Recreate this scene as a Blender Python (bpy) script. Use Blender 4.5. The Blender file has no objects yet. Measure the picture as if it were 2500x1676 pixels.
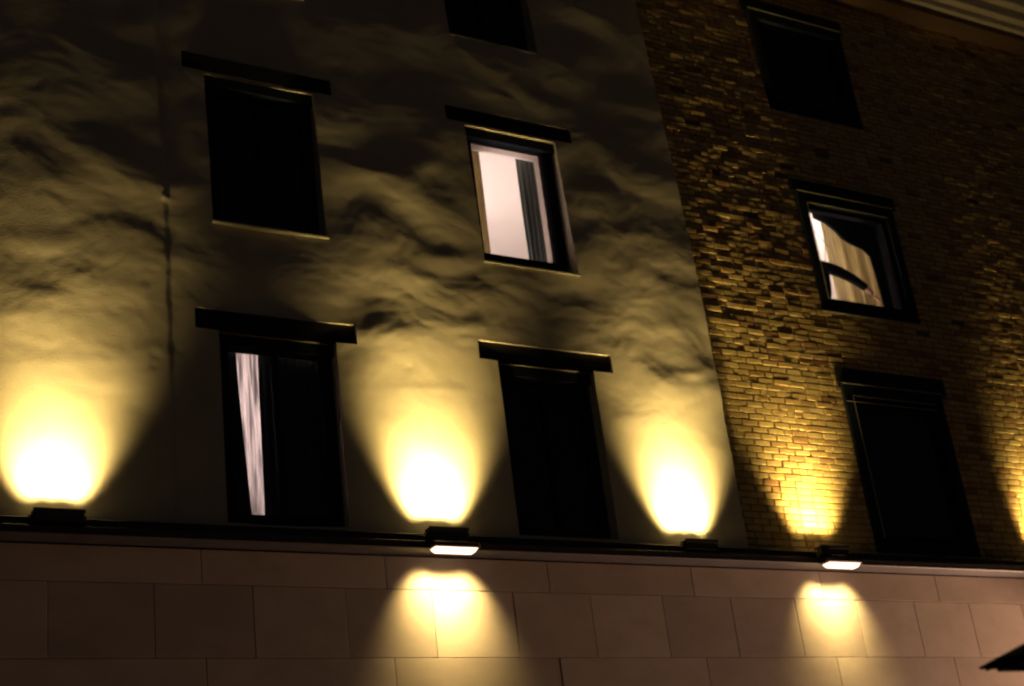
import bpy, math, random
import numpy as np
from mathutils import Vector, Matrix

# ------------------------------------------------------------------ scene, camera, light
S = bpy.context.scene
C = S.collection
R = math.radians
D = 11.7            # distance of the facade plane (y) from the camera
EYE = 1.6

cam = bpy.data.cameras.new('camera'); co = bpy.data.objects.new('camera', cam); C.objects.link(co)
cam.sensor_width = 36.0; cam.lens = 3696.2 / 2500 * 36.0
cam.clip_start = 0.05; cam.clip_end = 500
yaw, pitch, roll = R(32.992), R(23.130), R(-7.490)
fwd = Vector((math.sin(yaw) * math.cos(pitch), math.cos(yaw) * math.cos(pitch), math.sin(pitch)))
r0 = Vector((math.cos(yaw), -math.sin(yaw), 0)); u0 = r0.cross(fwd)
rt = r0 * math.cos(roll) + u0 * math.sin(roll); up = -r0 * math.sin(roll) + u0 * math.cos(roll)
m = Matrix((rt, up, -fwd)).transposed().to_4x4(); m.translation = (0, 0, EYE)
co.matrix_world = m
S.camera = co
cam.dof.use_dof = True; cam.dof.focus_distance = 12.4; cam.dof.aperture_fstop = 1.3

S.view_settings.view_transform = 'Standard'; S.view_settings.look = 'None'
S.view_settings.exposure = 0.0; S.view_settings.gamma = 1.0; S.view_settings.use_curve_mapping = False
S.cycles.max_bounces = 5; S.cycles.diffuse_bounces = 3; S.cycles.sample_clamp_indirect = 4.0
S.cycles.filter_width = 2.2

W = bpy.data.worlds.new('World'); S.world = W; W.use_nodes = True
wn = W.node_tree.nodes; wl = W.node_tree.links
sky = wn.new('ShaderNodeTexSky'); sky.sky_type = 'NISHITA'; sky.sun_disc = False
sky.sun_elevation = R(-3.0); sky.sun_rotation = R(200)
bg = wn['Background']; wl.new(sky.outputs[0], bg.inputs[0]); bg.inputs[1].default_value = 0.12
sun = bpy.data.lights.new('moon', 'SUN'); sun.energy = 0.002; sun.angle = R(0.5); sun.color = (0.6, 0.75, 1.0)
so = bpy.data.objects.new('moon', sun); C.objects.link(so)
so.rotation_euler = (R(60), 0, R(-20))

FLOOD = (1.0, 0.735, 0.265)

def area(name, loc, direction, sx, sy, power, color, spread=180, parent=None):
    l = bpy.data.lights.new(name, 'AREA'); l.shape = 'RECTANGLE'; l.size = sx; l.size_y = sy
    l.energy = power; l.color = color; l.spread = R(spread)
    o = bpy.data.objects.new(name, l); C.objects.link(o)
    d = Vector(direction).normalized()
    z = -d; x = Vector((1, 0, 0)); y = z.cross(x).normalized(); x = y.cross(z)
    mm = Matrix((x, y, z)).transposed().to_4x4(); mm.translation = loc
    if parent: o.parent = parent; mm.translation = Vector(loc) - parent.location
    o.matrix_local = mm
    return o

def spot(name, loc, direction, half, power, color, size, parent, blend):
    l = bpy.data.lights.new(name, 'SPOT'); l.energy = power; l.color = color; l.spot_size = R(2 * half); l.spot_blend = blend
    l.shadow_soft_size = size
    o = bpy.data.objects.new(name, l); C.objects.link(o); o.parent = parent; o.location = Vector(loc) - parent.location
    o.rotation_mode = 'QUATERNION'; o.rotation_quaternion = Vector(direction).to_track_quat('-Z', 'Y')
    return o

# ------------------------------------------------------------------ materials
def mat(name, col, rough=0.8, metal=0.0, emit=None, es=0.0, spec=0.4, vary=0.0, scale=3.0, bump=0.0, bscale=60.0,
        bdist=0.01, stretch=(1, 1, 1), tint=None):
    mt = bpy.data.materials.new(name); mt.use_nodes = True
    n = mt.node_tree.nodes; l = mt.node_tree.links; p = n['Principled BSDF']
    p.inputs['Base Color'].default_value = (*col, 1); p.inputs['Roughness'].default_value = rough
    p.inputs['Metallic'].default_value = metal; p.inputs['Specular IOR Level'].default_value = spec
    if emit: p.inputs['Emission Color'].default_value = (*emit, 1); p.inputs['Emission Strength'].default_value = es
    tc = n.new('ShaderNodeTexCoord'); mp = n.new('ShaderNodeMapping'); mp.inputs['Scale'].default_value = stretch
    g = n.new('ShaderNodeNewGeometry'); l.new(g.outputs['Position'], mp.inputs[0])
    colsock = None
    if vary > 0:
        nz = n.new('ShaderNodeTexNoise'); nz.inputs['Scale'].default_value = scale; nz.inputs['Detail'].default_value = 7
        nz.inputs['Roughness'].default_value = 0.62
        l.new(mp.outputs[0], nz.inputs['Vector'])
        rp = n.new('ShaderNodeValToRGB')
        rp.color_ramp.elements[0].position = 0.3; rp.color_ramp.elements[1].position = 0.7
        rp.color_ramp.elements[0].color = (*[c * (1 - vary) for c in col], 1)
        rp.color_ramp.elements[1].color = (*[min(1, c * (1 + vary)) for c in col], 1)
        l.new(nz.outputs[0], rp.inputs[0]); colsock = rp.outputs[0]
    if tint:
        at = n.new('ShaderNodeAttribute'); at.attribute_name = 'tint'; at.attribute_type = 'GEOMETRY'
        rp2 = n.new('ShaderNodeValToRGB'); cr = rp2.color_ramp
        while len(cr.elements) < len(tint): cr.elements.new(0.5)
        for e, (pos, cc) in zip(cr.elements, tint): e.position = pos; e.color = (*cc, 1)
        l.new(at.outputs['Fac'], rp2.inputs[0])
        if colsock:
            mx = n.new('ShaderNodeMix'); mx.data_type = 'RGBA'; mx.blend_type = 'MULTIPLY'; mx.inputs[0].default_value = 1
            l.new(rp2.outputs[0], mx.inputs[6])
            nm = n.new('ShaderNodeMapRange'); nm.inputs[1].default_value = 0.3; nm.inputs[2].default_value = 0.7
            nm.inputs[3].default_value = 1 - vary; nm.inputs[4].default_value = 1 + vary
            l.new(nz.outputs[0], nm.inputs[0]); l.new(nm.outputs[0], mx.inputs[7]); colsock = mx.outputs[2]
        else: colsock = rp2.outputs[0]
    if colsock: l.new(colsock, p.inputs['Base Color'])
    if bump > 0:
        nb = n.new('ShaderNodeTexNoise'); nb.inputs['Scale'].default_value = bscale; nb.inputs['Detail'].default_value = 5
        l.new(mp.outputs[0], nb.inputs['Vector'])
        bp = n.new('ShaderNodeBump'); bp.inputs['Strength'].default_value = bump; bp.inputs['Distance'].default_value = bdist
        l.new(nb.outputs[0], bp.inputs['Height']); l.new(bp.outputs[0], p.inputs['Normal'])
    return mt

M = {}
M['plaster'] = mat('lime_plaster', (0.50, 0.43, 0.31), 0.92, spec=0.15, vary=0.12, scale=1.6, bump=0.4, bscale=60, bdist=0.003)
M['brick'] = mat('old_brick', (0.4, 0.25, 0.13), 0.95, spec=0.0, vary=0.22, scale=28, bump=0.6, bscale=90, bdist=0.004,
                 tint=[(0.0, (0.17, 0.085, 0.05)), (0.25, (0.36, 0.21, 0.09)), (0.6, (0.47, 0.33, 0.13)), (1.0, (0.58, 0.44, 0.20))])
M['mortar'] = mat('brown_mortar', (0.16, 0.10, 0.06), 0.95, spec=0.1, vary=0.3, scale=20, bump=0.6, bscale=120, bdist=0.004)
M['stone'] = mat('sandstone_cladding', (0.42, 0.35, 0.27), 0.8, spec=0.2, vary=0.11, scale=2.2, bump=0.22, bscale=160, bdist=0.002, stretch=(1, 1, 1.6),
                 tint=[(0.0, (0.37, 0.305, 0.24)), (1.0, (0.47, 0.395, 0.31))])
M['joint'] = mat('cladding_joint', (0.07, 0.05, 0.04), 0.95, spec=0.1)
M['dark'] = mat('charcoal_metal', (0.020, 0.024, 0.030), 0.8, spec=0.01, vary=0.2, scale=6, bump=0.1, bscale=50, bdist=0.002)
M['trim'] = mat('pale_metal', (0.30, 0.28, 0.20), 0.45, metal=0.3, vary=0.25, scale=9)  # pale metal for sills and for strips imitating lit window edges
M['canopy'] = mat('dark_canopy_metal', (0.028, 0.026, 0.026), 0.55, spec=0.3, vary=0.3, scale=5, bump=0.15, bscale=25, bdist=0.003)
M['lintel'] = mat('stained_timber', (0.020, 0.017, 0.015), 0.75, spec=0.2, vary=0.35, scale=7, stretch=(0.25, 1, 2.5), bump=0.3, bscale=30, bdist=0.004)
M['white'] = mat('white_paint', (0.72, 0.70, 0.66), 0.7, vary=0.04, scale=5)
M['ceil'] = mat('room_plaster', (0.74, 0.70, 0.66), 0.9, vary=0.03, scale=2)
M['niche'] = mat('shaded_niche', (0.50, 0.42, 0.37), 0.8, vary=0.05, scale=5)  # darker than the room plaster, the niche's shade put into its colour
M['floor'] = mat('room_floor', (0.25, 0.16, 0.09), 0.7, vary=0.2, scale=4)
M['curtain_grey'] = mat('grey_green_curtain', (0.20, 0.225, 0.21), 0.95, spec=0.1, vary=0.2, scale=30, stretch=(1, 1, 0.1))
M['curtain_dark'] = mat('blackout_curtain', (0.022, 0.022, 0.022), 0.95, spec=0.1, vary=0.3, scale=30, stretch=(1, 1, 0.1))
M['drape'] = mat('matte_black', (0.010, 0.010, 0.012), 0.95, spec=0.0, vary=0.2, scale=10)
M['lamp_body'] = mat('lamp_housing', (0.06, 0.05, 0.04), 0.45, metal=0.4, vary=0.2, scale=14)
M['bolt'] = mat('steel_bolt', (0.7, 0.62, 0.45), 0.3, metal=0.9)
M['lens_down'] = mat('lit_diffuser', (0.9, 0.9, 0.85), 0.5, emit=(1.0, 0.68, 0.48), es=2.3)
M['lens_up'] = mat('lit_flood_lens', (0.9, 0.85, 0.7), 0.5, emit=(1.0, 0.74, 0.30), es=6.0)
M['lens_off'] = mat('flood_glass', (0.1, 0.1, 0.1), 0.15)
M['pave'] = mat('pavement_stone', (0.05, 0.048, 0.046), 0.85, vary=0.25, scale=2, bump=0.3, bscale=8, bdist=0.01)
M['road'] = mat('asphalt', (0.045, 0.045, 0.047), 0.9, vary=0.25, scale=6, bump=0.5, bscale=90, bdist=0.006)
M['kerb'] = mat('kerb_stone', (0.2, 0.19, 0.18), 0.85, vary=0.15, scale=6)
M['canvas'] = mat('dark_canvas', (0.020, 0.020, 0.024), 0.95, spec=0.1, vary=0.2, scale=8)
M['jumper'] = mat('dark_knit', (0.012, 0.012, 0.015), 0.95, spec=0.1, bump=0.3, bscale=150)
M['trousers'] = mat('dark_trousers', (0.03, 0.03, 0.04), 0.95, spec=0.1)
M['skin'] = mat('skin', (0.52, 0.28, 0.20), 0.55, vary=0.05, scale=20)
M['hair'] = mat('dark_hair', (0.02, 0.014, 0.01), 0.6)
M['cornice'] = mat('painted_cornice', (0.62, 0.55, 0.42), 0.85, vary=0.12, scale=6)
M['cord'] = mat('brown_cord', (0.16, 0.05, 0.035), 0.8)

def sheer(name, col, tr, lo=0.7):
    mt = bpy.data.materials.new(name); mt.use_nodes = True
    n = mt.node_tree.nodes; l = mt.node_tree.links; n.remove(n['Principled BSDF'])
    d = n.new('ShaderNodeBsdfDiffuse'); t = n.new('ShaderNodeBsdfTranslucent'); mx = n.new('ShaderNodeMixShader')
    g = n.new('ShaderNodeNewGeometry'); mp = n.new('ShaderNodeMapping'); mp.inputs['Scale'].default_value = (1, 1, 0.06)
    nz = n.new('ShaderNodeTexNoise'); nz.inputs['Scale'].default_value = 34; rp = n.new('ShaderNodeValToRGB')
    rp.color_ramp.elements[0].position = 0.35; rp.color_ramp.elements[0].color = (*[c * lo for c in col], 1)  # dark streaks put the shade between folds into the colour
    rp.color_ramp.elements[1].position = 0.6; rp.color_ramp.elements[1].color = (*col, 1)
    l.new(g.outputs['Position'], mp.inputs[0]); l.new(mp.outputs[0], nz.inputs['Vector']); l.new(nz.outputs[0], rp.inputs[0])
    l.new(rp.outputs[0], d.inputs[0]); l.new(rp.outputs[0], t.inputs[0])
    mx.inputs[0].default_value = tr; l.new(d.outputs[0], mx.inputs[1]); l.new(t.outputs[0], mx.inputs[2])
    l.new(mx.outputs[0], n['Material Output'].inputs[0]); return mt
M['sheer_white'] = sheer('white_sheer', (0.80, 0.74, 0.72), 0.6, 0.35)
M['sheer_beige'] = sheer('beige_sheer', (0.60, 0.52, 0.33), 0.55)

def glass(name, clear):
    mt = bpy.data.materials.new(name); mt.use_nodes = True
    n = mt.node_tree.nodes; l = mt.node_tree.links; n.remove(n['Principled BSDF'])
    t = n.new('ShaderNodeBsdfTransparent'); t.inputs[0].default_value = (clear, clear, clear, 1)
    gl = n.new('ShaderNodeBsdfGlossy'); gl.inputs['Roughness'].default_value = 0.03
    fr = n.new('ShaderNodeFresnel'); fr.inputs[0].default_value = 1.45; mx = n.new('ShaderNodeMixShader')
    g = n.new('ShaderNodeNewGeometry'); iv = n.new('ShaderNodeMath'); iv.operation = 'SUBTRACT'; iv.inputs[0].default_value = 1; l.new(g.outputs['Backfacing'], iv.inputs[1])
    mu = n.new('ShaderNodeMath'); mu.operation = 'MULTIPLY'; l.new(fr.outputs[0], mu.inputs[0]); l.new(iv.outputs[0], mu.inputs[1])
    l.new(mu.outputs[0], mx.inputs[0]); l.new(t.outputs[0], mx.inputs[1]); l.new(gl.outputs[0], mx.inputs[2])
    l.new(mx.outputs[0], n['Material Output'].inputs[0]); return mt
M['glass'] = glass('window_glass', 0.93)

# ------------------------------------------------------------------ mesh helpers
def mesh(name, v, f, smooth=False):
    me = bpy.data.meshes.new(name); me.from_pydata([tuple(map(float, p)) for p in v], [], f); me.update()
    if smooth: me.polygons.foreach_set('use_smooth', [True] * len(me.polygons))
    return me
def obj(name, me, mt=None, parent=None, loc=None):
    o = bpy.data.objects.new(name, me); C.objects.link(o)
    if mt and me is not None and not me.materials: me.materials.append(M[mt] if isinstance(mt, str) else mt)
    if loc is not None: o.location = loc
    if parent is not None:
        o.parent = parent
    return o
def empty(name, loc, label, cat, group=None):
    o = bpy.data.objects.new(name, None); C.objects.link(o); o.location = loc; o.empty_display_size = 0.2
    return tag(o, label, cat, group)
def tag(o, label=None, cat=None, group=None, kind=None):
    if label: o['label'] = label
    if cat: o['category'] = cat
    if group: o['group'] = group
    if kind: o['kind'] = kind
    return o
class MB:
    """collects boxes and prisms in world coordinates; build() links ONE mesh, origin at the parent"""
    def __init__(s): s.v = []; s.f = []
    def box(s, x0, x1, y0, y1, z0, z1, c=0.0):
        b = len(s.v)
        if c <= 0:
            s.v += [(x, y, z) for z in (z0, z1) for y in (y0, y1) for x in (x0, x1)]
            s.f += [[b + i for i in q] for q in ((0, 2, 3, 1), (4, 5, 7, 6), (0, 1, 5, 4), (2, 6, 7, 3), (0, 4, 6, 2), (1, 3, 7, 5))]
        else:   # chamfered front (low y) edge
            s.v += [(x, y1, z) for z in (z0, z1) for x in (x0, x1)]
            s.v += [(x, y0 + c, z) for z in (z0, z1) for x in (x0, x1)]
            s.v += [(x, y0, z) for z in (z0 + c, z1 - c) for x in (x0 + c, x1 - c)]
            for a in (0, 4):
                for i, j in ((0, 1), (1, 3), (3, 2), (2, 0)):
                    s.f.append([b + a + i, b + a + j, b + a + 4 + j, b + a + 4 + i])
            s.f.append([b + 8, b + 9, b + 11, b + 10]); s.f.append([b, b + 2, b + 3, b + 1])
        return s
    def poly(s, pts, y0, y1):   # prism: outline in x,z, extruded in y
        b = len(s.v); n = len(pts)
        s.v += [(x, y0, z) for x, z in pts] + [(x, y1, z) for x, z in pts]
        s.f += [[b + i for i in range(n)], [b + n + i for i in reversed(range(n))]]
        s.f += [[b + i, b + n + i, b + n + (i + 1) % n, b + (i + 1) % n] for i in range(n)]
        return s
    def tube(s, p, q, r, n=8, r2=None):
        p, q = Vector(p), Vector(q); d = (q - p).normalized()
        a = d.orthogonal().normalized(); c = d.cross(a); b = len(s.v); r2 = r if r2 is None else r2
        for P, rr in ((p, r), (q, r2)):
            s.v += [tuple(P + (a * math.cos(t) + c * math.sin(t)) * rr) for t in [2 * math.pi * i / n for i in range(n)]]
        s.f += [[b + i, b + (i + 1) % n, b + n + (i + 1) % n, b + n + i] for i in range(n)]
        s.f += [[b + i for i in reversed(range(n))], [b + n + i for i in range(n)]]
        return s
    def build(s, name, mt, parent=None, origin=None):
        o = Vector(origin) if origin is not None else Vector((0, 0, 0))
        base = Vector((0, 0, 0)); q = parent
        while q is not None: base += q.location; q = q.parent
        me = mesh(name, [tuple(Vector(p) - base - o) for p in s.v], s.f)
        return obj(name, me, mt, parent, o)

rng = np.random.default_rng(7)
def lean(z):        # wall leaned back towards the top, a shape added to darken it
    z = np.minimum(np.asarray(z, float), 13.2)
    return np.where(z < 7.4, 0.0, np.where(z < 10.2, 0.0098 * (z - 7.4) ** 2, 0.0098 * 7.84 + 0.0549 * (z - 10.2)))
random.seed(7)

# gradient noise, vectorised
def vnoise(x, z, seed):
    a = np.random.default_rng(seed).random((128, 128)) * 2 * np.pi; gx, gz = np.cos(a), np.sin(a)
    xi = np.floor(x).astype(int); zi = np.floor(z).astype(int); fx = x - xi; fz = z - zi
    ux = fx ** 3 * (fx * (fx * 6 - 15) + 10); uz = fz ** 3 * (fz * (fz * 6 - 15) + 10)
    def c(i, j):
        p, q = (xi + i) % 128, (zi + j) % 128
        return gx[p, q] * (fx - i) + gz[p, q] * (fz - j)
    return (c(0, 0) * (1 - ux) + c(1, 0) * ux) * (1 - uz) + (c(0, 1) * (1 - ux) + c(1, 1) * ux) * uz
def billow(x, z, seed):
    return np.sqrt(vnoise(x, z, seed) ** 2 + 0.0100)

# ------------------------------------------------------------------ ground
obj('road', mesh('road', [(-60, -40, -0.12), (80, -40, -0.12), (80, 5.2, -0.12), (-60, 5.2, -0.12)], [[0, 1, 2, 3]]), 'road')['kind'] = 'structure'
o = obj('ground', mesh('ground', [(-150, -150, -0.14), (150, -150, -0.14), (150, 150, -0.14), (-150, 150, -0.14)], [[0, 1, 2, 3]]), 'road'); o['kind'] = 'structure'
k = MB(); x = -30.0
while x < 40: k.box(x, x + 0.99, 5.2, 5.35, -0.13, 0.004); x += 1.0
k.build('kerb', 'kerb')['kind'] = 'structure'
obj('pavement', mesh('pavement', [(-60, 5.35, 0), (80, 5.35, 0), (80, 12.5, 0), (-60, 12.5, 0)], [[0, 1, 2, 3]]), 'pave')['kind'] = 'structure'

# ------------------------------------------------------------------ the building
bld = empty('hotel_building', (7.0, D, 0), 'hotel facade at night, yellow lit plaster left and brick right above pale stone blocks', 'building')
XL, XC, XR = -1.0, 10.16, 23.0        # left end, plaster / brick corner, right end
ZT = 14.6
cols = [(4.52, 5.66), (7.40, 8.54)]
rowsZ = [(5.55, 7.34), (8.45, 10.12), (11.33, 12.99)]
lintz = [(7.345, 7.545), (10.15, 10.34), (13.02, 13.21)]

# plaster wall: one displaced sheet with openings
xs = np.arange(XL, XC + 1e-6, 0.02); zs = np.arange(5.32, ZT, 0.02)
def snap(a, vals):
    for v in vals: a[np.argmin(abs(a - v))] = v
    return a
snap(xs, [c for cc in cols for c in cc] + [4.30, 5.87, 7.19, 8.78, XC]); snap(zs, [z for zz in rowsZ + lintz for z in zz])
X, Z = np.meshgrid(xs, zs, indexing='ij')
wx = X + 0.30 * vnoise(X * 0.8, Z * 1.1, 1) + 0.10 * vnoise(X * 2.3, Z * 2.9, 2)
wz = Z + 0.26 * vnoise(X * 0.9, Z * 1.0, 3) + 0.10 * vnoise(X * 2.1, Z * 2.6, 4)
h = 0.050 * vnoise(wx * 0.8, wz * 1.3, 5) + 0.052 * billow(wx * 0.95, wz * 1.45, 6) + 0.010 * billow(wx * 2.4, wz * 3.6, 8) \
    + 0.0034 * billow(wx * 5.0, wz * 6.5, 9) + 0.0018 * vnoise(wx * 10, wz * 12, 12) + 0.0006 * vnoise(X * 24, Z * 26, 10) + 0.0003 * vnoise(X * 44, Z * 46, 11)
fade = np.clip((Z - 5.9) / 1.6, 0.12, 1.0) * np.clip(1.5 / np.maximum(Z - 5.5, .1), 0.27, 0.66)      # the lower render is truer than the upper
h = h * fade - lean(Z)
for (bx, bz, sx, sz, A) in [   # trowelled humps, each shades the hollow above it
    (2.9, 7.98, .42, .11, .016), (3.7, 8.22, .34, .12, .014), (2.85, 7.26, .32, .09, .010), (6.97, 8.42, .30, .10, .020),
    (6.95, 9.52, .38, .13, .016), (6.1, 7.48, .32, .13, .014), (6.15, 9.30, .36, .14, .014), (7.75, 10.62, .55, .13, .020), (8.5, 10.6, .45, .13, .016),
    (9.29, 10.02, .26, .18, .018), (8.82, 9.55, .25, .14, .016), (9.49, 8.60, .33, .13, .016), (9.67, 8.00, .30, .12, .014),
    (9.80, 7.44, .24, .06, .009), (3.7, 7.62, .3, .1, .006), (6.45, 6.95, .5, .05, .003), (3.3, 6.9, .4, .07, .005),
    (9.5, 10.85, .35, .16, .014), (7.1, 7.75, .3, .12, .010), (2.6, 9.2, .4, .15, .014), (3.9, 9.3, .3, .12, .014)]:
    h = h + 0.62 * A * min(0.75, 1.5 / (bz - 5.5)) * np.exp(-((X - bx) / sx) ** 2 - ((Z - bz - 0.10 * (X - bx)) / sz) ** 2)
h = h + 0.008 * np.clip((4.08 + 0.01 * vnoise(X * 0, Z * 4, 21) - X) / 0.03, 0, 1) - 0.045 * np.exp(-((X - 4.98) / 0.50) ** 2)                       # the thicker bay left of the vertical seam; broad dent added to shade the window bay
for (bx, bz, s, A) in [(4.06, 8.62, .03, .012), (3.93, 7.02, .05, -.004), (3.90, 6.93, .04, -.003), (6.40, 7.17, .04, -.003)]:
    h = h + A * np.exp(-((X - bx) ** 2 + (Z - bz) ** 2) / s ** 2)
nx, nz = X.shape
idx = np.arange(nx * nz).reshape(nx, nz)
P = np.stack([X, D - h, Z], -1).reshape(-1, 3)
keep = np.ones((nx - 1, nz - 1), bool)
xm = (xs[:-1] + xs[1:]) / 2; zm = (zs[:-1] + zs[1:]) / 2
holes = []
for (a, b) in cols:
    for (c, d) in rowsZ: holes.append((a, b, c, d, 0.17))
    for (c, d) in lintz: holes.append((a - 0.22 if a < 5 else a - 0.21, b + 0.21 if a < 5 else b + 0.24, c, d, 0.05))
for (a, b, c, d, r) in holes: keep &= ~(((xm > a) & (xm < b))[:, None] & ((zm > c) & (zm < d))[None, :])
I, J = np.nonzero(keep)
F = np.stack([idx[I, J], idx[I + 1, J], idx[I + 1, J + 1], idx[I, J + 1]], -1)
nfront = len(F); V = [P]; FF = [F]; base = len(P)
def strip(line, depth, flip):    # return of an edge back into the wall
    global base
    a = P[line]; b = a.copy(); b[:, 1] = D + depth + lean(a[:, 2]); n = len(line)
    V.append(np.concatenate([a, b])); i = np.arange(n - 1) + base
    q = np.stack([i, i + 1, i + 1 + n, i + n], -1)
    FF.append(q[:, ::-1] if flip else q); base += 2 * n
for (a, b, c, d, r) in holes:
    i0, i1 = [int(np.argmin(abs(xs - t))) for t in (a, b)]; j0, j1 = [int(np.argmin(abs(zs - t))) for t in (c, d)]
    strip(idx[i0, j0:j1 + 1], r, False); strip(idx[i1, j0:j1 + 1], r, True)
    strip(idx[i0:i1 + 1, j0], r, True); strip(idx[i0:i1 + 1, j1], r, False)
strip(idx[-1, :], 0.09, False); strip(idx[0, :], 0.3, True)
V = np.concatenate(V); FF = np.concatenate(FF)
me = bpy.data.meshes.new('plaster_wall'); me.vertices.add(len(V)); me.vertices.foreach_set('co', (V - np.array([7.0, D, 0])).astype(np.float32).ravel())
me.loops.add(FF.size); me.loops.foreach_set('vertex_index', FF.astype(np.int32).ravel())
me.polygons.add(len(FF)); me.polygons.foreach_set('loop_start', (np.arange(len(FF)) * 4).astype(np.int32))
me.update(calc_edges=True); me.validate()
me.polygons.foreach_set('use_smooth', np.arange(len(FF)) < nfront)
obj('plaster_wall', me, 'plaster', bld)

# structural backing behind plaster and brick, with the window openings left open
bcols = [(12.01, 13.60)]
brows = [(5.55, 7.57), (8.50, 10.13), (11.37, 12.93)]
def backing(name, x0, x1, z0, z1, y0, y1, wins, mt, par):
    b = MB(); zc = sorted({z0, z1, *[8.05 + .3 * i for i in range(21)], *[z for w in wins for z in w[2:]]}); xc = sorted({x0, x1, *[q for w in wins for q in w[:2]]})
    for i in range(len(xc) - 1):
        for j in range(len(zc) - 1):
            cx, cz = (xc[i] + xc[i + 1]) / 2, (zc[j] + zc[j + 1]) / 2
            if not any(w[0] < cx < w[1] and w[2] < cz < w[3] for w in wins): b.box(xc[i], xc[i + 1], y0, y1, zc[j], zc[j + 1])
    b.v = [(x, y + (float(lean(z)) if y < D + .2 else max(0.0, float(lean(z) - lean(10.4)))), z) for x, y, z in b.v]
    return b.build(name, mt, par)
pw = [(a, b, c, d) for a, b in cols for c, d in rowsZ]; bw = [(a, b, c, d) for a, b in bcols for c, d in brows]
backing('wall_core', XL, XC - 0.002, 5.33, ZT, D + 0.171, D + 0.29, pw, 'ceil', bld)
bwall = backing('brick_wall', XC, XR, 5.33, ZT, D + 0.062, D + 0.29, bw, 'mortar', bld)
obj('roof', mesh('roof', [(XL - 7, 0, ZT), (XR - 7, 0, ZT), (XR - 7, 9, ZT), (XL - 7, 9, ZT)], [[0, 1, 2, 3]]), 'dark', bld)
sd = MB(); sd.box(XL - 0.1, XL, D + 0.3, D + 9, 0, ZT - 0.01); sd.box(XR, XR + 0.1, D + 0.3, D + 9, 0, ZT - 0.01); sd.box(XL, XR, D + 8.9, D + 9, 0, ZT - 0.01)
sd.build('side_wall', 'mortar', bld)

# bricks
PIT, CRS, JT = 0.226, 0.0752, 0.0115
YF = D + 0.040                                   # brick face
blocks = [(a - 0.0, b, c, d) for a, b, c, d in bw] + [(11.97, 13.72, 7.57, 7.775), (11.97, 13.72, 10.13, 10.33), (11.97, 13.72, 12.93, 13.13)]
def brick_pts(w, hh, rough, r):
    d = 0.024
    j = lambda s: float(r.normal(0, s))
    v = []
    for (yy, ins) in ((d, 0), (0.006 + abs(j(rough * .4)), 0.0), (0, 0.006)):
        dx = 0 if yy == d else rough * .5; q = []
        for (sx, sz) in ((-1, -1), (0, -1), (1, -1), (1, 1), (0, 1), (-1, 1)):
            q.append((sx * (w / 2 - ins) + j(dx), yy + (j(rough * .35) if yy < d else 0), sz * (hh / 2 - ins) + j(dx * .7)))
        v += q
    f = []
    for a in (0, 6):
        for i in range(6): f.append([a + i, a + (i + 1) % 6, a + 6 + (i + 1) % 6, a + 6 + i])
    f += [[12, 13, 16, 17], [13, 14, 15, 16]]
    return np.array(v), f
allb = []
z = 5.345; row = 0
while z < 13.5:
    zc = z + CRS / 2
    off = (row % 2) * PIT / 2 + float(rng.normal(0, 0.006))
    x = XC - 0.06 - off
    wv = float(rng.normal(0, 0.001))
    while x < XR:
        x0, x1 = max(x, XC + 0.004), min(x + PIT, XR)
        if rng.random() < 0.05: x1 = min(x + PIT * 0.5, XR)
        nxt = x + (x1 - x if x1 > x else PIT)
        if x1 - x0 > 0.03:
            segs = [(x0, x1)]
            for (a, b, c, d) in blocks:
                if z + CRS * 0.6 > c and z + CRS * 0.4 < d:
                    segs = [s2 for s in segs for s2 in ((s[0], min(s[1], a)), (max(s[0], b), s[1])) if s2[1] - s2[0] > 0.03]
            for (a, b) in segs:
                up_ = min(1, max(0, (zc - 7.0) / 1.6))
                allb.append(((a + b) / 2, zc + wv, (b - a) - JT, up_))
        x = max(nxt, x + 0.05)
    z += CRS; row += 1
cp = np.array([0, 0, EYE])
allb.sort(key=lambda b: -( (b[2] > 0.19) * 1.0) * 100 + (b[0] ** 2 + D ** 2 + (b[1] - EYE) ** 2) ** 0.5 + (0 if b[1] > 5.45 else 50))
protos = {}
def set_tint(me, t):
    a = me.attributes.new('tint', 'FLOAT', 'POINT'); a.data.foreach_set('value', np.asarray(t, np.float32))
def rand_tint():
    t = float(np.clip(rng.normal(0.58, 0.14), 0, 1))
    return t * 0.35 if rng.random() < 0.08 else t
for i in range(24):
    v, f = brick_pts(PIT - JT, CRS - JT, 0.0022, rng)
    me = mesh('brick', v, f); set_tint(me, np.full(len(v), rand_tint())); me.materials.append(M['brick']); protos[i] = me
off0 = bld.location
for b in allb[:300]:
    o = bpy.data.objects.new('brick', protos[int(rng.integers(24))]); C.objects.link(o); o.parent = bwall
    prot = float(rng.normal(0, 0.0012 + 0.003 * b[3]))
    o.location = (b[0] - off0.x, YF + prot + float(lean(b[1])) - off0.y, b[1]); o.scale.x = b[2] / (PIT - JT)
    o.rotation_euler = (float(rng.normal(0, 0.008 + .018 * b[3])), float(rng.normal(0, 0.006)), float(rng.normal(0, 0.006 + .01 * b[3])))
VV, FFb, TT, n0 = [], [], [], 0
for b in allb[300:]:
    if rng.random() < 0.012 * b[3]: continue
    v, f = brick_pts(b[2], CRS - JT - 0.002 * b[3] * rng.random(), 0.0022 + 0.002 * b[3], rng)
    ang = float(rng.normal(0, 0.005 + 0.010 * b[3])); c_, s_ = math.cos(ang), math.sin(ang)
    v = np.stack([v[:, 0], v[:, 1] * c_ - v[:, 2] * s_, v[:, 1] * s_ + v[:, 2] * c_], -1)
    v = v + np.array([b[0], YF + float(lean(b[1])) + float(rng.normal(0, 0.001 + 0.0018 * b[3])), b[1]]) - np.array(off0)
    VV.append(v); FFb += [[q + n0 for q in ff] for ff in f]; TT += [rand_tint()] * len(v); n0 += len(v)
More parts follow.
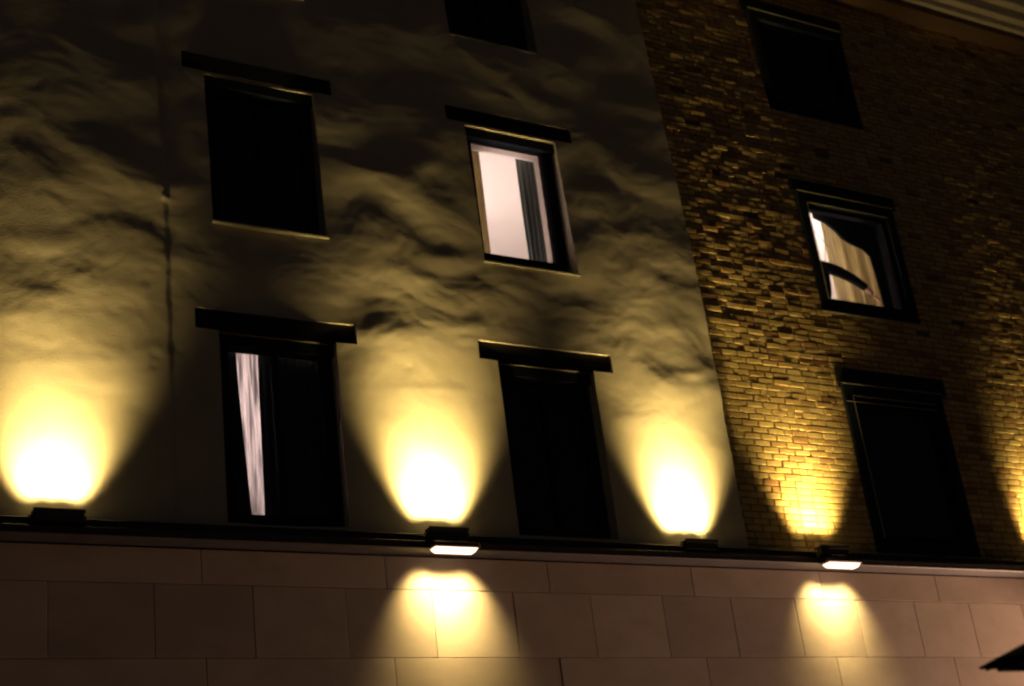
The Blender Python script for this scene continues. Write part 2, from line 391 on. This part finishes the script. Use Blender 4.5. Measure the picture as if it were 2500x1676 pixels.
me = mesh('brickwork', np.concatenate(VV), FFb); set_tint(me, TT)
o = obj('brickwork', me, 'brick', bwall); o['kind'] = 'stuff'; o['label'] = 'rough weathered upper brickwork of the right half'

# stone base: big slabs
base_ = MB().box(XL, XR, D + 0.022, D + 0.3, 0, 5.31).build('stone_base', 'joint', bld)
slabm = {}
def slab(w, hh, x, z):
    key = (round(w, 2), round(hh, 2), int(rng.integers(5)))
    if key not in slabm:
        bb = MB().box(-w / 2, w / 2, 0, 0.02, -hh / 2, hh / 2, 0.0018); me = mesh('stone_slab', bb.v, bb.f)
        set_tint(me, np.full(len(bb.v), float(rng.random()))); me.materials.append(M['stone']); slabm[key] = me
    o = bpy.data.objects.new('stone_slab', slabm[key]); C.objects.link(o); o.parent = base_
    o.location = (x - off0.x, D + float(rng.normal(0, 0.0002)) - off0.y, z)
PW = 0.8485
zrow = [(4.998, 5.30, 2, 5.96), (4.386, 4.998, 1, 5.55), (3.77, 4.386, 2, 5.97), (3.155, 3.77, 1, 5.55), (2.54, 3.155, 2, 5.97)]
for (z0, z1, mult, xr) in zrow:
    w = PW * mult; kk = math.floor((XL - xr) / w) + 1; x = xr + kk * w
    while x + w < XR + .01:
        slab(w - 0.006, z1 - z0 - 0.006, x + w / 2, (z0 + z1) / 2); x += w
MB().box(XL, XR, D + 0.002, D + 0.02, 0, 2.53).build('plinth_wall', 'stone', base_)['kind'] = 'stuff'
for o in base_.children:
    if o.name.startswith('plinth'):
        if 'kind' in o: del o['kind']
        set_tint(o.data, np.full(len(o.data.vertices), 0.4))

# canopy band between the stone base and the upper wall
cnp = MB().box(XL, XR, D - 0.135, D + 0.02, 5.312, 5.475, 0.006).build('canopy', 'canopy', bld)
MB().box(XL, XR, D - 0.255, D - 0.137, 5.300, 5.372, 0.004).build('gutter', 'canopy', cnp)
g = MB(); g.box(XL, XR, D - 0.263, D - 0.257, 5.350, 5.358); g.box(XL, XR, D - 0.263, D - 0.257, 5.303, 5.311)
g.build('moulding', 'lamp_body', cnp)

# cornice over the brick part, stepped outwards
cor = MB().box(XC, XR, D - 0.02, D + 0.31, 13.50, 13.60).build('cornice', 'mortar', bld)
for i, (p, z0, z1) in enumerate([(0.09, 13.602, 13.70), (0.20, 13.702, 13.86), (0.32, 13.862, 14.02), (0.42, 14.022, 14.14), (0.55, 14.142, 14.6)]):
    MB().box(XC - 0.0, XR, D - p, D + 0.31, z0, z1, 0.008).build('moulding', 'cornice', cor)

# ------------------------------------------------------------------ windows
def ring(x0, x1, z0, z1, y0, y1, wl, wr, wt, wb, c=0.004):
    b = MB()
    b.box(x0, x0 + wl, y0, y1, z0, z1, c); b.box(x1 - wr, x1, y0, y1, z0, z1, c)
    b.box(x0 + wl, x1 - wr, y0, y1, z1 - wt, z1, c); b.box(x0 + wl, x1 - wr, y0, y1, z0, z0 + wb, c)
    return b
def window(x0, x1, z0, z1, lint, label, lit=False, sill=True, brick=False):
    w = empty('window', (0, 0, 0), None, None); w.parent = bld; D = 11.7 + float(lean((z0 + z1) / 2))
    w.location = ((x0 + x1) / 2 - off0.x, 0, z0); w['label'] = label
    if not brick:
        ring(x0, x1, z0, z1, D + 0.13, D + 0.20, .115, .115, .115, .20 if lit else .12).build('frame', 'dark', w)
        MB().box(x0 + 0.002, x1 - 0.002, D + 0.065, D + 0.129, z1 - 0.11, z1 - 0.004, 0.004).build('blind_box', 'dark', w)
        gx0, gx1, gz0, gz1, gy = x0 + .11, x1 - .11, z0 + .11, z1 - .11, D + 0.165
        if sill:
            MB().box(x0 - 0.01, x1 + 0.01, D - 0.055, D + 0.13, z0 - 0.012, z0 + 0.006).build('sill', 'trim', w)
        if not lit:
            MB().box((x0 + x1) / 2 - .03, (x0 + x1) / 2 + .03, D + 0.14, D + 0.19, z0 + .12, z1 - .115, 0.004).build('mullion', 'dark', w)
    else:
        ring(x0, x1, z0, z1, D + 0.015, D + 0.12, .125, .125, .15, .14).build('casing', 'dark', w)
        ring(x0 + .126, x1 - .126, z0 + .141, z1 - .151, D + 0.07, D + 0.15, .06, .06, .06, .07).build('frame', 'drape', w)
        t = 0.007
        b = MB(); b.box(x0 + .126, x0 + .126 + t, D + 0.004, D + 0.014, z0 + .16, z1 - .16); b.box(x0 + .126 + t, x1 - .14, D + 0.004, D + 0.014, z1 - .160, z1 - .153)
        if z0 < 11: b.build('edge_glint_strip', 'trim', w)  # pale strips put in for the floodlit sash edges
        b = MB(); b.box(x0, x1, D + 0.004, D + 0.0145, z1 - .012, z1 - .002); b.build('top_glint_strip', 'trim', w)  # pale strip imitating the lit line along the casing top
        gx0, gx1, gz0, gz1, gy = x0 + .18, x1 - .18, z0 + .2, z1 - .2, D + 0.11
        if sill: MB().box(x0 - 0.01, x1 + 0.01, D + 0.0, D + 0.12, z0 - 0.016, z0 - 0.002).build('sill', 'trim', w)
    return w, (gx0, gx1, gz0, gz1, gy)
def pane(w, g):
    x0, x1, z0, z1, y = g
    MB().box(x0, x1, y, y + 0.006, z0, z1).build('pane', 'glass', w)
def room(x0, x1, z0, z1, y0, y1, hole, name='room'):
    """closed room shell (thick walls) whose front wall has the window hole"""
    hx0, hx1, hz0, hz1 = hole; t = 0.05; b = MB()
    b.box(x0, x1, y0, y1, z1, z1 + t); b.box(x0, x1, y1, y1 + t, z0, z1); b.box(x0 - t, x0, y0, y1 + t, z0 - t, z1 + t); b.box(x1, x1 + t, y0, y1 + t, z0 - t, z1 + t)
    b.box(x0, hx0, y0, y0 + t, z0, z1); b.box(hx1, x1, y0, y0 + t, z0, z1); b.box(hx0, hx1, y0, y0 + t, hz1, z1); b.box(hx0, hx1, y0, y0 + t, z0, hz0)
    r = b.build(name, 'ceil', bld)
    MB().box(x0, x1, y0 + t, y1, z0 - t, z0).build('floor', 'floor', r)
    return r
def curtain(name, x0, x1, y, z0, z1, mt, label, group=None, folds=8, amp=0.03, taper=(0, 0), seed=0, cat='curtain'):
    r = np.random.default_rng(seed); nx_ = folds * 8; nz_ = 14; v = []; f = []
    ph = r.random(folds + 1) * 1.2
    for j in range(nz_ + 1):
        t = j / nz_
        a = x0 + taper[0] * (1 - t); b = x1 + taper[1] * (1 - t)
        for i in range(nx_ + 1):
            u = i / nx_; q = u * folds
            v.append((a + (b - a) * u + 0.008 * math.sin(t * 5 + q), y + amp * math.sin(2 * math.pi * q + ph[min(int(q), folds)]) * (1 - 0.35 * t) + 0.01 * math.sin(3 * t + q), z0 + (z1 - z0) * t))
    for j in range(nz_):
        for i in range(nx_): a = j * (nx_ + 1) + i; f.append([a, a + 1, a + nx_ + 2, a + nx_ + 1])
    ox, oy, oz = (x0 + x1) / 2, y, z0
    me = mesh(name, [(p[0] - ox, p[1] - oy, p[2] - oz) for p in v], f, True)
    o = obj(name, me, mt, None, (ox, oy, oz)); tag(o, label, cat, group)
    sm = o.modifiers.new('thickness', 'SOLIDIFY'); sm.thickness = 0.003
    return o

# lintels
for ci, (a, b) in enumerate(cols):
    for (c, d) in lintz:
        x0, x1 = (a - 0.218, b + 0.208) if ci == 0 else (a - 0.208, b + 0.238)
        L_ = float(lean(c)); MB().box(x0, x1, D + 0.016 + L_, D + 0.16, c + 0.002, d - 0.002, 0.004).build('lintel', 'lintel', bld)
for (c, d) in ((7.575, 7.77), (10.135, 10.325), (12.935, 13.125)):
    L_ = float(lean(c)); MB().box(11.975, 13.715, D + 0.030 + L_, D + 0.075 + L_, c, d, 0.004).build('lintel', 'lintel', bld)

def dark_back(w, x0, x1, z0, z1, y):
    MB().box(x0, x1, y, y + 0.02, z0, z1).build('unlit_room_sheet', 'curtain_dark', w)  # dark sheet stands in for the unlit room behind the glass
names = {(0, 1): 'black unlit window over the curtained window, upper left', (0, 2): 'unlit top floor window on the left',
         (1, 2): 'black top floor window above the pink lit window', (1, 0): 'tall dark window between the two bright wall pools'}
for ci in (0, 1):
    for ri in (0, 1, 2):
        a, b = cols[ci]; c, d = rowsZ[ri]
        if (ci, ri) == (1, 1):
            w, g = window(a, b, c, d, None, 'lit window glowing pinkish white with a grey curtain at its right', lit=True); pane(w, g)
        elif (ci, ri) == (0, 0):
            w, g = window(a, b, c, d, None, 'tall dark window with one bright strip between its curtains', sill=False); pane(w, g)
        else:
            w, g = window(a, b, c, d, None, names[(ci, ri)], sill=ri > 0); pane(w, g)
            dark_back(w, g[0] - .05, g[1] + .05, g[2] - .05, g[3] + .05, D + (0.52 if ri == 2 else 0.28))
w6, g6 = window(*bcols[0], *brows[1], None, 'lit brick wall window with drawn curtain and a reaching person', brick=True)
pane(w6, g6)
w8, g8 = window(*bcols[0], *brows[0], None, 'tall dark window low in the brick wall', brick=True, sill=False); pane(w8, g8)
w7, g7 = window(*bcols[0], *brows[2], None, 'dark top window in the brick wall', brick=True); pane(w7, g7)
MB().box(bcols[0][0] + .02, bcols[0][1] - .125, D + .003, D + .0145, 7.335, 7.342).build('transom_glint_strip', 'trim', w8)  # pale strip imitating the lit edge of the transom
dark_back(w7, 12.05, 13.56, 11.4, 12.9, D + 0.52); dark_back(w8, 12.05, 12.80, 5.5, 7.55, D + 0.24); dark_back(w8, 12.835, 13.56, 5.5, 7.55, D + 0.24)
MB().box(12.801, 12.834, D + 0.25, D + 0.26, 5.5, 5.80).build('lit_gap', mat('lit_room_gap', (0.5, 0.5, 0.4), 0.8, emit=(0.42, 0.46, 0.28), es=0.5), w8)  # glowing strip imitates room light showing through the gap
MB().box(12.801, 12.834, D + 0.25, D + 0.26, 5.802, 7.55).build('gap_shade', 'curtain_dark', w8)

# --- room behind the pink window
rm = room(6.2, 10.0, 7.55, 10.28, D + 0.291, D + 4.2, (7.50, 8.42, 8.60, 10.0))
nb = MB(); nb.box(7.42, 7.515, D + .2, D + .291, 8.62, 10.06); nb.box(8.375, 8.52, D + .2, D + .291, 8.62, 10.06); nb.box(7.515, 8.375, D + .2, D + .291, 9.985, 10.06); nb.box(7.515, 8.375, D + .2, D + .291, 8.56, 8.655)
nb.build('window_niche', 'niche', rm)
area('room_light', (7.7, D + 1.7, 8.3), (0, 0, 1), 2.6, 2.6, 92, (1.0, 0.78, 0.71), 180)
area('room_light', (8.0, D + 2.2, 9.9), (0, -1, -0.1), 1.4, 0.3, 5, (1.0, 0.78, 0.71), 180)
curtain('curtain', 8.27, 8.60, D + 0.46, 7.6, 10.2, 'curtain_grey', 'grey green gathered curtain at the right of the pink lit window', folds=6, amp=0.022, seed=3, taper=(-0.02, 0.0))
curtain('curtain', 7.42, 7.74, D + 0.40, 7.6, 10.2, 'sheer_beige', 'thin pale curtain at the left edge of the pink lit window', folds=3, amp=0.02, seed=4)

# --- room behind the curtained window
rm = room(3.9, 6.2 - 0.11, 4.75, 7.5, D + 0.291, D + 3.6, (4.50, 5.68, 5.5, 7.33))
curtain('curtain', 4.15, 4.815, D + 0.38, 4.9, 7.4, 'curtain_dark', 'dark curtain left of the bright strip in the lower left window', folds=7, amp=0.02, seed=5, taper=(0, 0.11))
curtain('curtain', 5.045, 6.02, D + 0.38, 4.9, 7.4, 'curtain_dark', 'dark curtain right of the bright strip in the lower left window', folds=10, amp=0.02, seed=6, taper=(-0.05, 0))
curtain('curtain', 4.60, 5.30, D + 0.46, 4.9, 7.4, 'sheer_white', 'bright pinkish white sheer seen in the gap of dark curtains', folds=16, amp=0.016, seed=7)
area('room_light', (4.95, D + 1.5, 6.7), (0, -1, -0.15), 0.9, 0.9, 105, (1.0, 0.84, 0.82), 180)

# --- room behind the brick window
rm = room(11.4, 15.2, 7.80, 10.34, D + 0.291, D + 3.8, (12.12, 13.585, 8.58, 10.05))
nb = MB(); nb.box(12.06, 12.14, D + .155, D + .291, 8.6, 10.08); nb.box(12.14, 13.47, D + .155, D + .291, 10.012, 10.08); nb.box(12.14, 13.47, D + .155, D + .291, 8.55, 8.63)
nb.build('window_niche', 'white', rm); MB().box(13.47, 13.56, D + .155, D + .291, 8.6, 10.08).build('niche_side', 'drape', rm)  # right side of the niche blackened, its shade put into the colour
l = bpy.data.lights.new('room_light', 'POINT'); l.energy = 240; l.color = (1.0, 0.84, 0.78); l.shadow_soft_size = 0.12
lo = bpy.data.objects.new('room_light', l); C.objects.link(lo); lo.location = (12.50, D + 1.7, 9.5)
curtain('curtain', 12.93, 13.80, D + 0.62, 7.85, 10.25, 'sheer_beige', 'yellowish beige curtain hanging behind the reaching arm in the brick wall window', folds=4, amp=0.06, seed=9)
# black panel across the top right of that window
sw = [(12.60, 10.30), (12.60, 10.04), (12.66, 10.02), (12.78, 9.99), (12.92, 9.90), (13.02, 9.80), (13.16, 9.75), (13.34, 9.70), (13.44, 9.62), (13.47, 9.2), (13.50, 8.4), (13.52, 7.9), (13.9, 7.9), (13.9, 10.30)]
o = MB().poly(sw, D + 0.43, D + 0.46).build('drape', 'drape', None); tag(o, 'black swag drape cutting diagonally across the lit brick wall window', 'drape')
o = MB().tube((12.36, D + .33, 9.86), (12.70, D + .40, 9.62), .004).tube((12.70, D + .40, 9.85), (12.50, D + .36, 9.20), .004).build('blind_cord', 'cord', None)
tag(o, 'thin crossing cords before the white corner of the brick wall window', 'cord')

# ------------------------------------------------------------------ person at the brick window
per = empty('person', (12.36, D + 0.45, 7.80), 'person in a dark long sleeved top reaching one arm down to the window sill', 'person')
def skin(name, verts, edges, radii, mt, sub=2, root=0):
    me = bpy.data.meshes.new(name); me.from_pydata([tuple(Vector(p) - per.location) for p in verts], edges, [])
    o = obj(name, me, mt, per); md = o.modifiers.new('skin', 'SKIN'); md.use_smooth_shade = True
    for i, r_ in enumerate(radii):
        sv = me.skin_vertices[0].data[i]; sv.radius = r_ if isinstance(r_, tuple) else (r_, r_); sv.use_root = (i == root)
    sb = o.modifiers.new('sub', 'SUBSURF'); sb.levels = sub; sb.render_levels = sub
    return o
Y = D + 0.45
bv = [(12.38, Y, 8.74), (12.39, Y, 9.0), (12.40, Y, 9.22), (12.37, Y, 9.40), (12.33, Y - .01, 9.50), (12.29, Y - .02, 9.60), (12.27, Y - .03, 9.70),
      (12.54, Y - .03, 9.34), (12.76, Y - .07, 9.27), (12.92, Y - .10, 9.19), (13.10, Y - .14, 9.05), (13.17, Y - .15, 8.975),
      (12.20, Y + .04, 9.34), (12.06, Y + .05, 9.08), (12.10, Y - .02, 8.84), (12.13, Y - .05, 8.76),
      (12.46, Y, 8.66), (12.47, Y - .02, 8.25), (12.47, Y, 7.88), (12.48, Y - .15, 7.84),
      (12.29, Y, 8.66), (12.28, Y - .02, 8.25), (12.28, Y, 7.88), (12.27, Y - .15, 7.84)]
be = [(0, 1), (1, 2), (2, 3), (3, 4), (4, 5), (5, 6), (2, 7), (7, 8), (8, 9), (9, 10), (10, 11), (2, 12), (12, 13), (13, 14), (14, 15), (0, 16), (16, 17), (17, 18), (18, 19), (0, 20), (20, 21), (21, 22), (22, 23)]
br = [(.15, .10), (.14, .10), (.15, .10), (.06, .06), (.052, .055), (.075, .09), (.07, .085), .06, .05, .042, .032, .03, .06, .045, .034, .03, .08, .055, .038, .035, .08, .055, .038, .035]
skin('body', bv, be, br, 'skin')
jv = bv[:4] + bv[7:11] + bv[12:15]
je = [(0, 1), (1, 2), (2, 3), (2, 4), (4, 5), (5, 6), (6, 7), (2, 8), (8, 9), (9, 10)]
jr = [(.22, .13), (.23, .13), (.21, .13), (.08, .08), .085, .072, .062, .050, .08, .062, .048]
skin('jumper', jv, je, jr, 'jumper')
skin('trousers', [bv[0]] + bv[16:19] + bv[20:23], [(0, 1), (1, 2), (2, 3), (0, 4), (4, 5), (5, 6)], [(.17, .12), .10, .075, .055, .10, .075, .055], 'trousers')
skin('hair', [(12.28, Y, 9.70), (12.27, Y + .01, 9.75)], [(0, 1)], [.09, .06], 'hair')
# hand resting on the sill: palm, four fingers and a thumb
Hh = Vector((13.18, Y - .155, 8.96))
hv = [Hh, Hh + Vector((.035, -.01, -.045))]
hh = skin('hand', [tuple(p) for p in hv], [(0, 1)], [(.028, .02), (.034, .016)], 'skin', 1)
fb = MB()
for i in range(4):
    a = Hh + Vector((.020 + .012 * i, -.028 + .017 * i, -.05)); q = a + Vector((.018 + .003 * i, -.006, -.030 - .004 * (i in (1, 2)))); e = q + Vector((.006, -.003, -.026))
    fb.tube(a, q, .0095, 8, .0085); fb.tube(q, e, .0085, 8, .006)
a = Hh + Vector((-.005, -.02, -.018)); q = a + Vector((-.012, -.016, -.032)); fb.tube(a, q, .011, 8, .009); fb.tube(q, q + Vector((.006, -.006, -.022)), .009, 8, .007)
fb.build('fingers', 'skin', per)

# ------------------------------------------------------------------ wall lamps
def uplight(x, label, power, tilt=24, half=38, blend=1.0, aim=0.05):
    D = 11.7 - 0.025
    t = empty('uplight', (x, D - 0.19, 5.372), label, 'floodlight', 'floodlights on the canopy throwing light up the wall')
    w = 0.20
    MB().box(x - w, x + w, D - 0.235, D - 0.145, 5.402, 5.497, 0.008).build('housing', 'lamp_body', t)
    MB().box(x - w + .015, x + w - .015, D - 0.225, D - 0.155, 5.498, 5.502).build('lens', 'lens_up', t)
    rim = MB(); rim.box(x - w - .004, x + w + .004, D - 0.2405, D - 0.2355, 5.475, 5.508); rim.build('visor', 'lamp_body', t)
    for s in (-1, 1):
        MB().box(x + s * (w + .008) - .006, x + s * (w + .008) + .006, D - 0.215, D - 0.165, 5.373, 5.46).build('bracket', 'lamp_body', t)
        MB().tube((x + s * (w + .015), D - .19, 5.45), (x + s * (w + .032), D - .19, 5.45), .014).build('bolt', 'bolt', t)
    for k_ in (-0.15, 0.0, 0.15):
        spot('flood_lamp', (x + k_, D - 0.19, 5.512), (aim, math.tan(R(tilt)), 1), half, power, FLOOD, 0.075, t, blend)
    return t
uplight(3.03, 'floodlight at far left whose wide pool fills the left bay', 310)
uplight(6.50, 'floodlight under the pool between the two tall plaster windows', 430)
uplight(9.35, 'floodlight under the brightest pool beside the brick corner', 480)
uplight(11.10, 'floodlight throwing light up the brick strip beside the plaster corner', 250, 22, 35)
uplight(14.75, 'floodlight at the right edge under the second brick pool', 360, 33, 32, 1.0, 0.12)
spot('flood_lamp', (14.75, 11.7 - 0.25, 5.512), (0.19, 0, 1), 13, 230, FLOOD, 0.05, [o for o in C.objects if o.name.startswith('uplight')][-1], 1.0)  # extra narrow beam added to brighten the cornice
def downlight(x, label, power):
    D = 11.7 - 0.02
    t = empty('downlight', (x, D - 0.25, 5.30), label, 'wall lamp', 'glowing lamps under the canopy throwing light down the stone')
    MB().box(x - .235, x + .235, D - 0.325, D - 0.244, 5.300, 5.352, 0.01).build('housing', 'lamp_body', t)
    z1, z0 = 5.299, 5.262
    a, b = x - .215, x + .215; y0, y1 = D - .316, D - .200
    v = [(a, y0, z1), (b, y0, z1), (b, y1, z1), (a, y1, z1), (a + .03, y0 + .015, z0), (b - .03, y0 + .015, z0), (b - .03, y1 - .02, z0), (a + .03, y1 - .02, z0)]
    lb = MB(); lb.v = v; lb.f = [[0, 1, 2, 3], [4, 7, 6, 5], [0, 4, 5, 1], [1, 5, 6, 2], [2, 6, 7, 3], [3, 7, 4, 0]]
    lb.build('diffuser', 'lens_down', t)
    for k_ in (-0.19, -0.065, 0.065, 0.19):
        spot('down_lamp', (x + k_, D - 0.235, 5.255), (0, math.tan(R(34)), -1), 43, power, (1.0, 0.72, 0.28), 0.05, t, 1.0)
    return t
downlight(6.52, 'glowing slot lamp below the floodlight between the tall plaster windows', 80)
downlight(11.13, 'glowing slot lamp under the brick part near the right', 62)

# added lantern out of view at the right, put in to warm the stone base
LX, LP, LZ = 18.6, 0.33, 2.60
lan = empty('added_lantern', (LX, D, LZ), 'warm capped wall lantern on an arm far right on the stone base', 'lamp')
MB().box(LX - .08, LX + .08, D - .02, D, LZ - .05, LZ + .35).build('back_plate', 'dark', lan)
MB().tube((LX, D - .02, LZ + .22), (LX, D - LP, LZ + .22), .015).build('arm', 'dark', lan)
MB().tube((LX, D - LP, LZ + .17), (LX, D - LP, LZ + .22), .29, 24, .03).build('cap', 'dark', lan)  # wide cap added to keep the light off the upper wall
MB().tube((LX, D - LP, LZ - .13), (LX, D - LP, LZ - .11), .28, 24, .28).build('base', 'dark', lan)  # wide disc added to keep the light off the ground
l = bpy.data.lights.new('added_lantern_light', 'POINT'); l.energy = 11500; l.color = (1.0, 0.56, 0.36); l.shadow_soft_size = 0.03
lo = bpy.data.objects.new('added_lantern_light', l); C.objects.link(lo); lo.location = (0, -LP, 0); lo.parent = lan

# ------------------------------------------------------------------ parasol at the lower right
cx_, cy_ = 6.80, 3.80
par = empty('parasol', (cx_, cy_, 0), 'dark square parasol whose corner pokes in at the lower right', 'parasol')
hw = 1.20
def canopy_mesh():
    zb, za = 2.741, 3.31; v = [(-hw, -hw, zb), (hw, -hw, zb), (hw, hw, zb), (-hw, hw, zb), (0, 0, za)]
    t = 0.01; v2 = [(a, b, c - t) for a, b, c in v]
    f = [[0, 1, 4], [1, 2, 4], [2, 3, 4], [3, 0, 4], [6, 5, 9], [7, 6, 9], [8, 7, 9], [5, 8, 9]] + [[i, 5 + i, 5 + (i + 1) % 4, (i + 1) % 4] for i in range(4)]
    return mesh('canopy', v + v2, f)
obj('canopy', canopy_mesh(), 'canvas', par)
vb = MB(); q = hw - 0.06
for (a0, a1, b0, b1) in ((-q, q, -q - .008, -q), (-q, q, q, q + .008), (-q - .008, -q, -q, q), (q, q + .008, -q, q)):
    vb.box(cx_ + a0, cx_ + a1, cy_ + b0, cy_ + b1, 2.708, 2.77)
vb.build('valance', 'canvas', par)
MB().tube((cx_, cy_, 0.05), (cx_, cy_, 3.29), .025, 12).build('pole', 'dark', par)
MB().tube((cx_, cy_, 0.0), (cx_, cy_, 0.06), .35, 20, .33).build('base', 'dark', par)
for (sx, sy) in ((-1, -1), (1, -1), (1, 1), (-1, 1)):
    MB().tube((cx_, cy_, 3.25), (cx_ + sx * (hw - .02), cy_ + sy * (hw - .02), 2.725), .010, 6).build('rib', 'dark', par)
